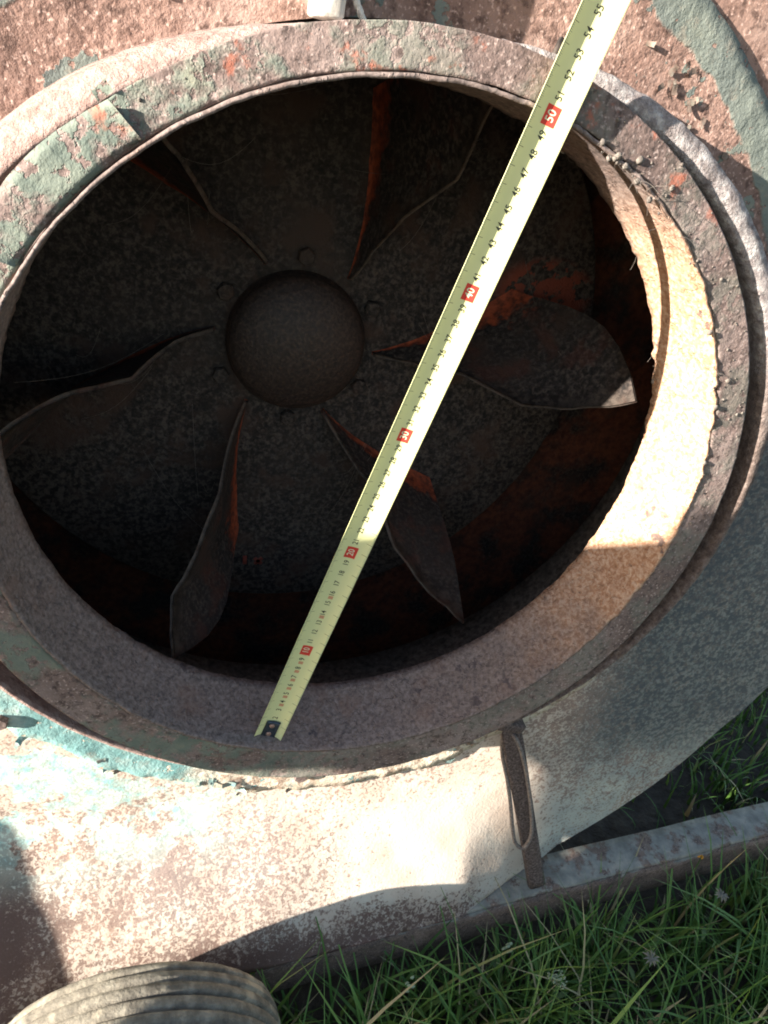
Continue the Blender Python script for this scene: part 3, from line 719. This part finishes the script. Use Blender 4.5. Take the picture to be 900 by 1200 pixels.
def weed(px, py, h, kind, label):
    t = Vector(pix(px, py, -GH + h)); b = t + Vector((rg.uniform(-.03, .03), -h, rg.uniform(.0, .03)))
    e = empty('weed', tuple(b), label, 'weed', None)
    mid = (t + b) / 2 + Vector((rg.uniform(-.01, .01), 0, rg.uniform(-.01, .01)))
    v, f = tube([tuple(b), tuple(b.lerp(mid, .5)), tuple(mid), tuple(mid.lerp(t, .6)), tuple(t)], [.0013, .0012, .0011, .001, .0008], 5); obj('stem', v, f, MT['stem'], e)
    V, F = [], []
    if kind == 'umbel':
        for i in range(46):
            a = rg.uniform(0, 6.28); r = .011 * math.sqrt(rg.random()); V, F = merge((V, F), crumb((t.x + r * cos(a), t.y + .004 - 20 * r * r + rg.uniform(0, .002), t.z + r * sin(a)), .0016))
            if i < 14: V, F = merge((V, F), tube([tuple(t - Vector((0, .006, 0))), (t.x + r * cos(a), t.y + .003 - 20 * r * r, t.z + r * sin(a))], .0004, 3, False))
        mt = MT['umbel']
    elif kind == 'dry':
        for i in range(11):
            a = 6.28 * i / 11 + rg.uniform(-.1, .1); L = rg.uniform(.007, .011)
            V, F = merge((V, F), tube([tuple(t), (t.x + L * .6 * cos(a), t.y + .0025, t.z + L * .6 * sin(a)), (t.x + L * cos(a), t.y + .001, t.z + L * sin(a))], [.0006, .0013, .0003], 4))
        V, F = merge((V, F), crumb(tuple(t), .003)); mt = MT['dryflower']
    elif kind == 'orange':
        for i in range(8): V, F = merge((V, F), crumb((t.x + rg.gauss(0, .0018), t.y + rg.gauss(0, .0012), t.z + rg.gauss(0, .0018)), .0018))
        mt = MT['orangefl']
    else:
        for i in range(7): V, F = merge((V, F), crumb((t.x + rg.gauss(0, .0022), t.y + rg.gauss(0, .0022), t.z + rg.gauss(0, .0022)), .003))
        mt = MT['budgreen']
    obj('flower_head', V, F, mt, e)
    for i in range(2):
        q = b.lerp(t, .35 + .25 * i); a = rg.uniform(0, 6.28); L = .022
        rows = [[(q.x + L * s * cos(a) - w_ * sin(a), q.y + L * .5 * s - .012 * s * s, q.z + L * s * sin(a) + w_ * cos(a)) for w_ in (-.003 * sin(pi * min(1, s + .05)), 0, .003 * sin(pi * min(1, s + .05)))] for s in (0, .25, .5, .75, .95)]
        v, f = grid(rows, False, False); obj('leaf', v, f, MT['stem'], e)
weed(652, 1148, .10, 'umbel', 'weed with a pale flat umbel head in the grass, lower middle')
weed(763, 1124, .11, 'dry', 'weed with a dry greyish star-shaped flower in the grass')
weed(845, 1050, .12, 'dry', 'weed with a dry flower head close to the beam at the right')
weed(822, 1004, .12, 'orange', 'weed with a tiny orange floret in front of the beam')
weed(594, 1111, .08, 'bud', 'weed with a round pale green bud just below the beam')
weed(481, 1156, .08, 'bud2', 'weed with a small pale bud near the tyre side of the grass')

# ------------------------------------------------------------------ made-up sheet off to the left, out of the picture: cut to cast the shadow of a person on the lower right
SH = [(-.25, -.03), (-.15, -.03), (.02, -.022), (.24, -.030), (.262, -.002), (.6, .0), (1.3, -.3), (1.3, -1.0), (.24, -.66), (.232, -.555), (.205, -.520), (.12, -.465), (.062, -.335), (.0, -.275), (-.10, -.268), (-.20, -.238), (-.262, -.175), (-.266, -.10)]
X0 = -.9
front = [(X0, y + .26 * (x - X0), .272 * (x - X0)) for x, y in SH]
n = len(front); V = front + [(X0 - .012, y, z) for _, y, z in front]
F = [tuple(range(n)), tuple(reversed(range(n, 2 * n)))] + [(i, i + n, (i + 1) % n + n, (i + 1) % n) for i in range(n)]
blocker = empty('shadow_blocker', (X0, -GH, .6), 'added unseen guard standing beyond the left edge of the picture', 'blocker')
obj('sheet', V, F, MT['bar'], blocker, smooth=False)
v, f = box((X0 - .006, -.5, .61), (.03, .30, .03), 0, .002); obj('post', v, f, MT['bar'], blocker)
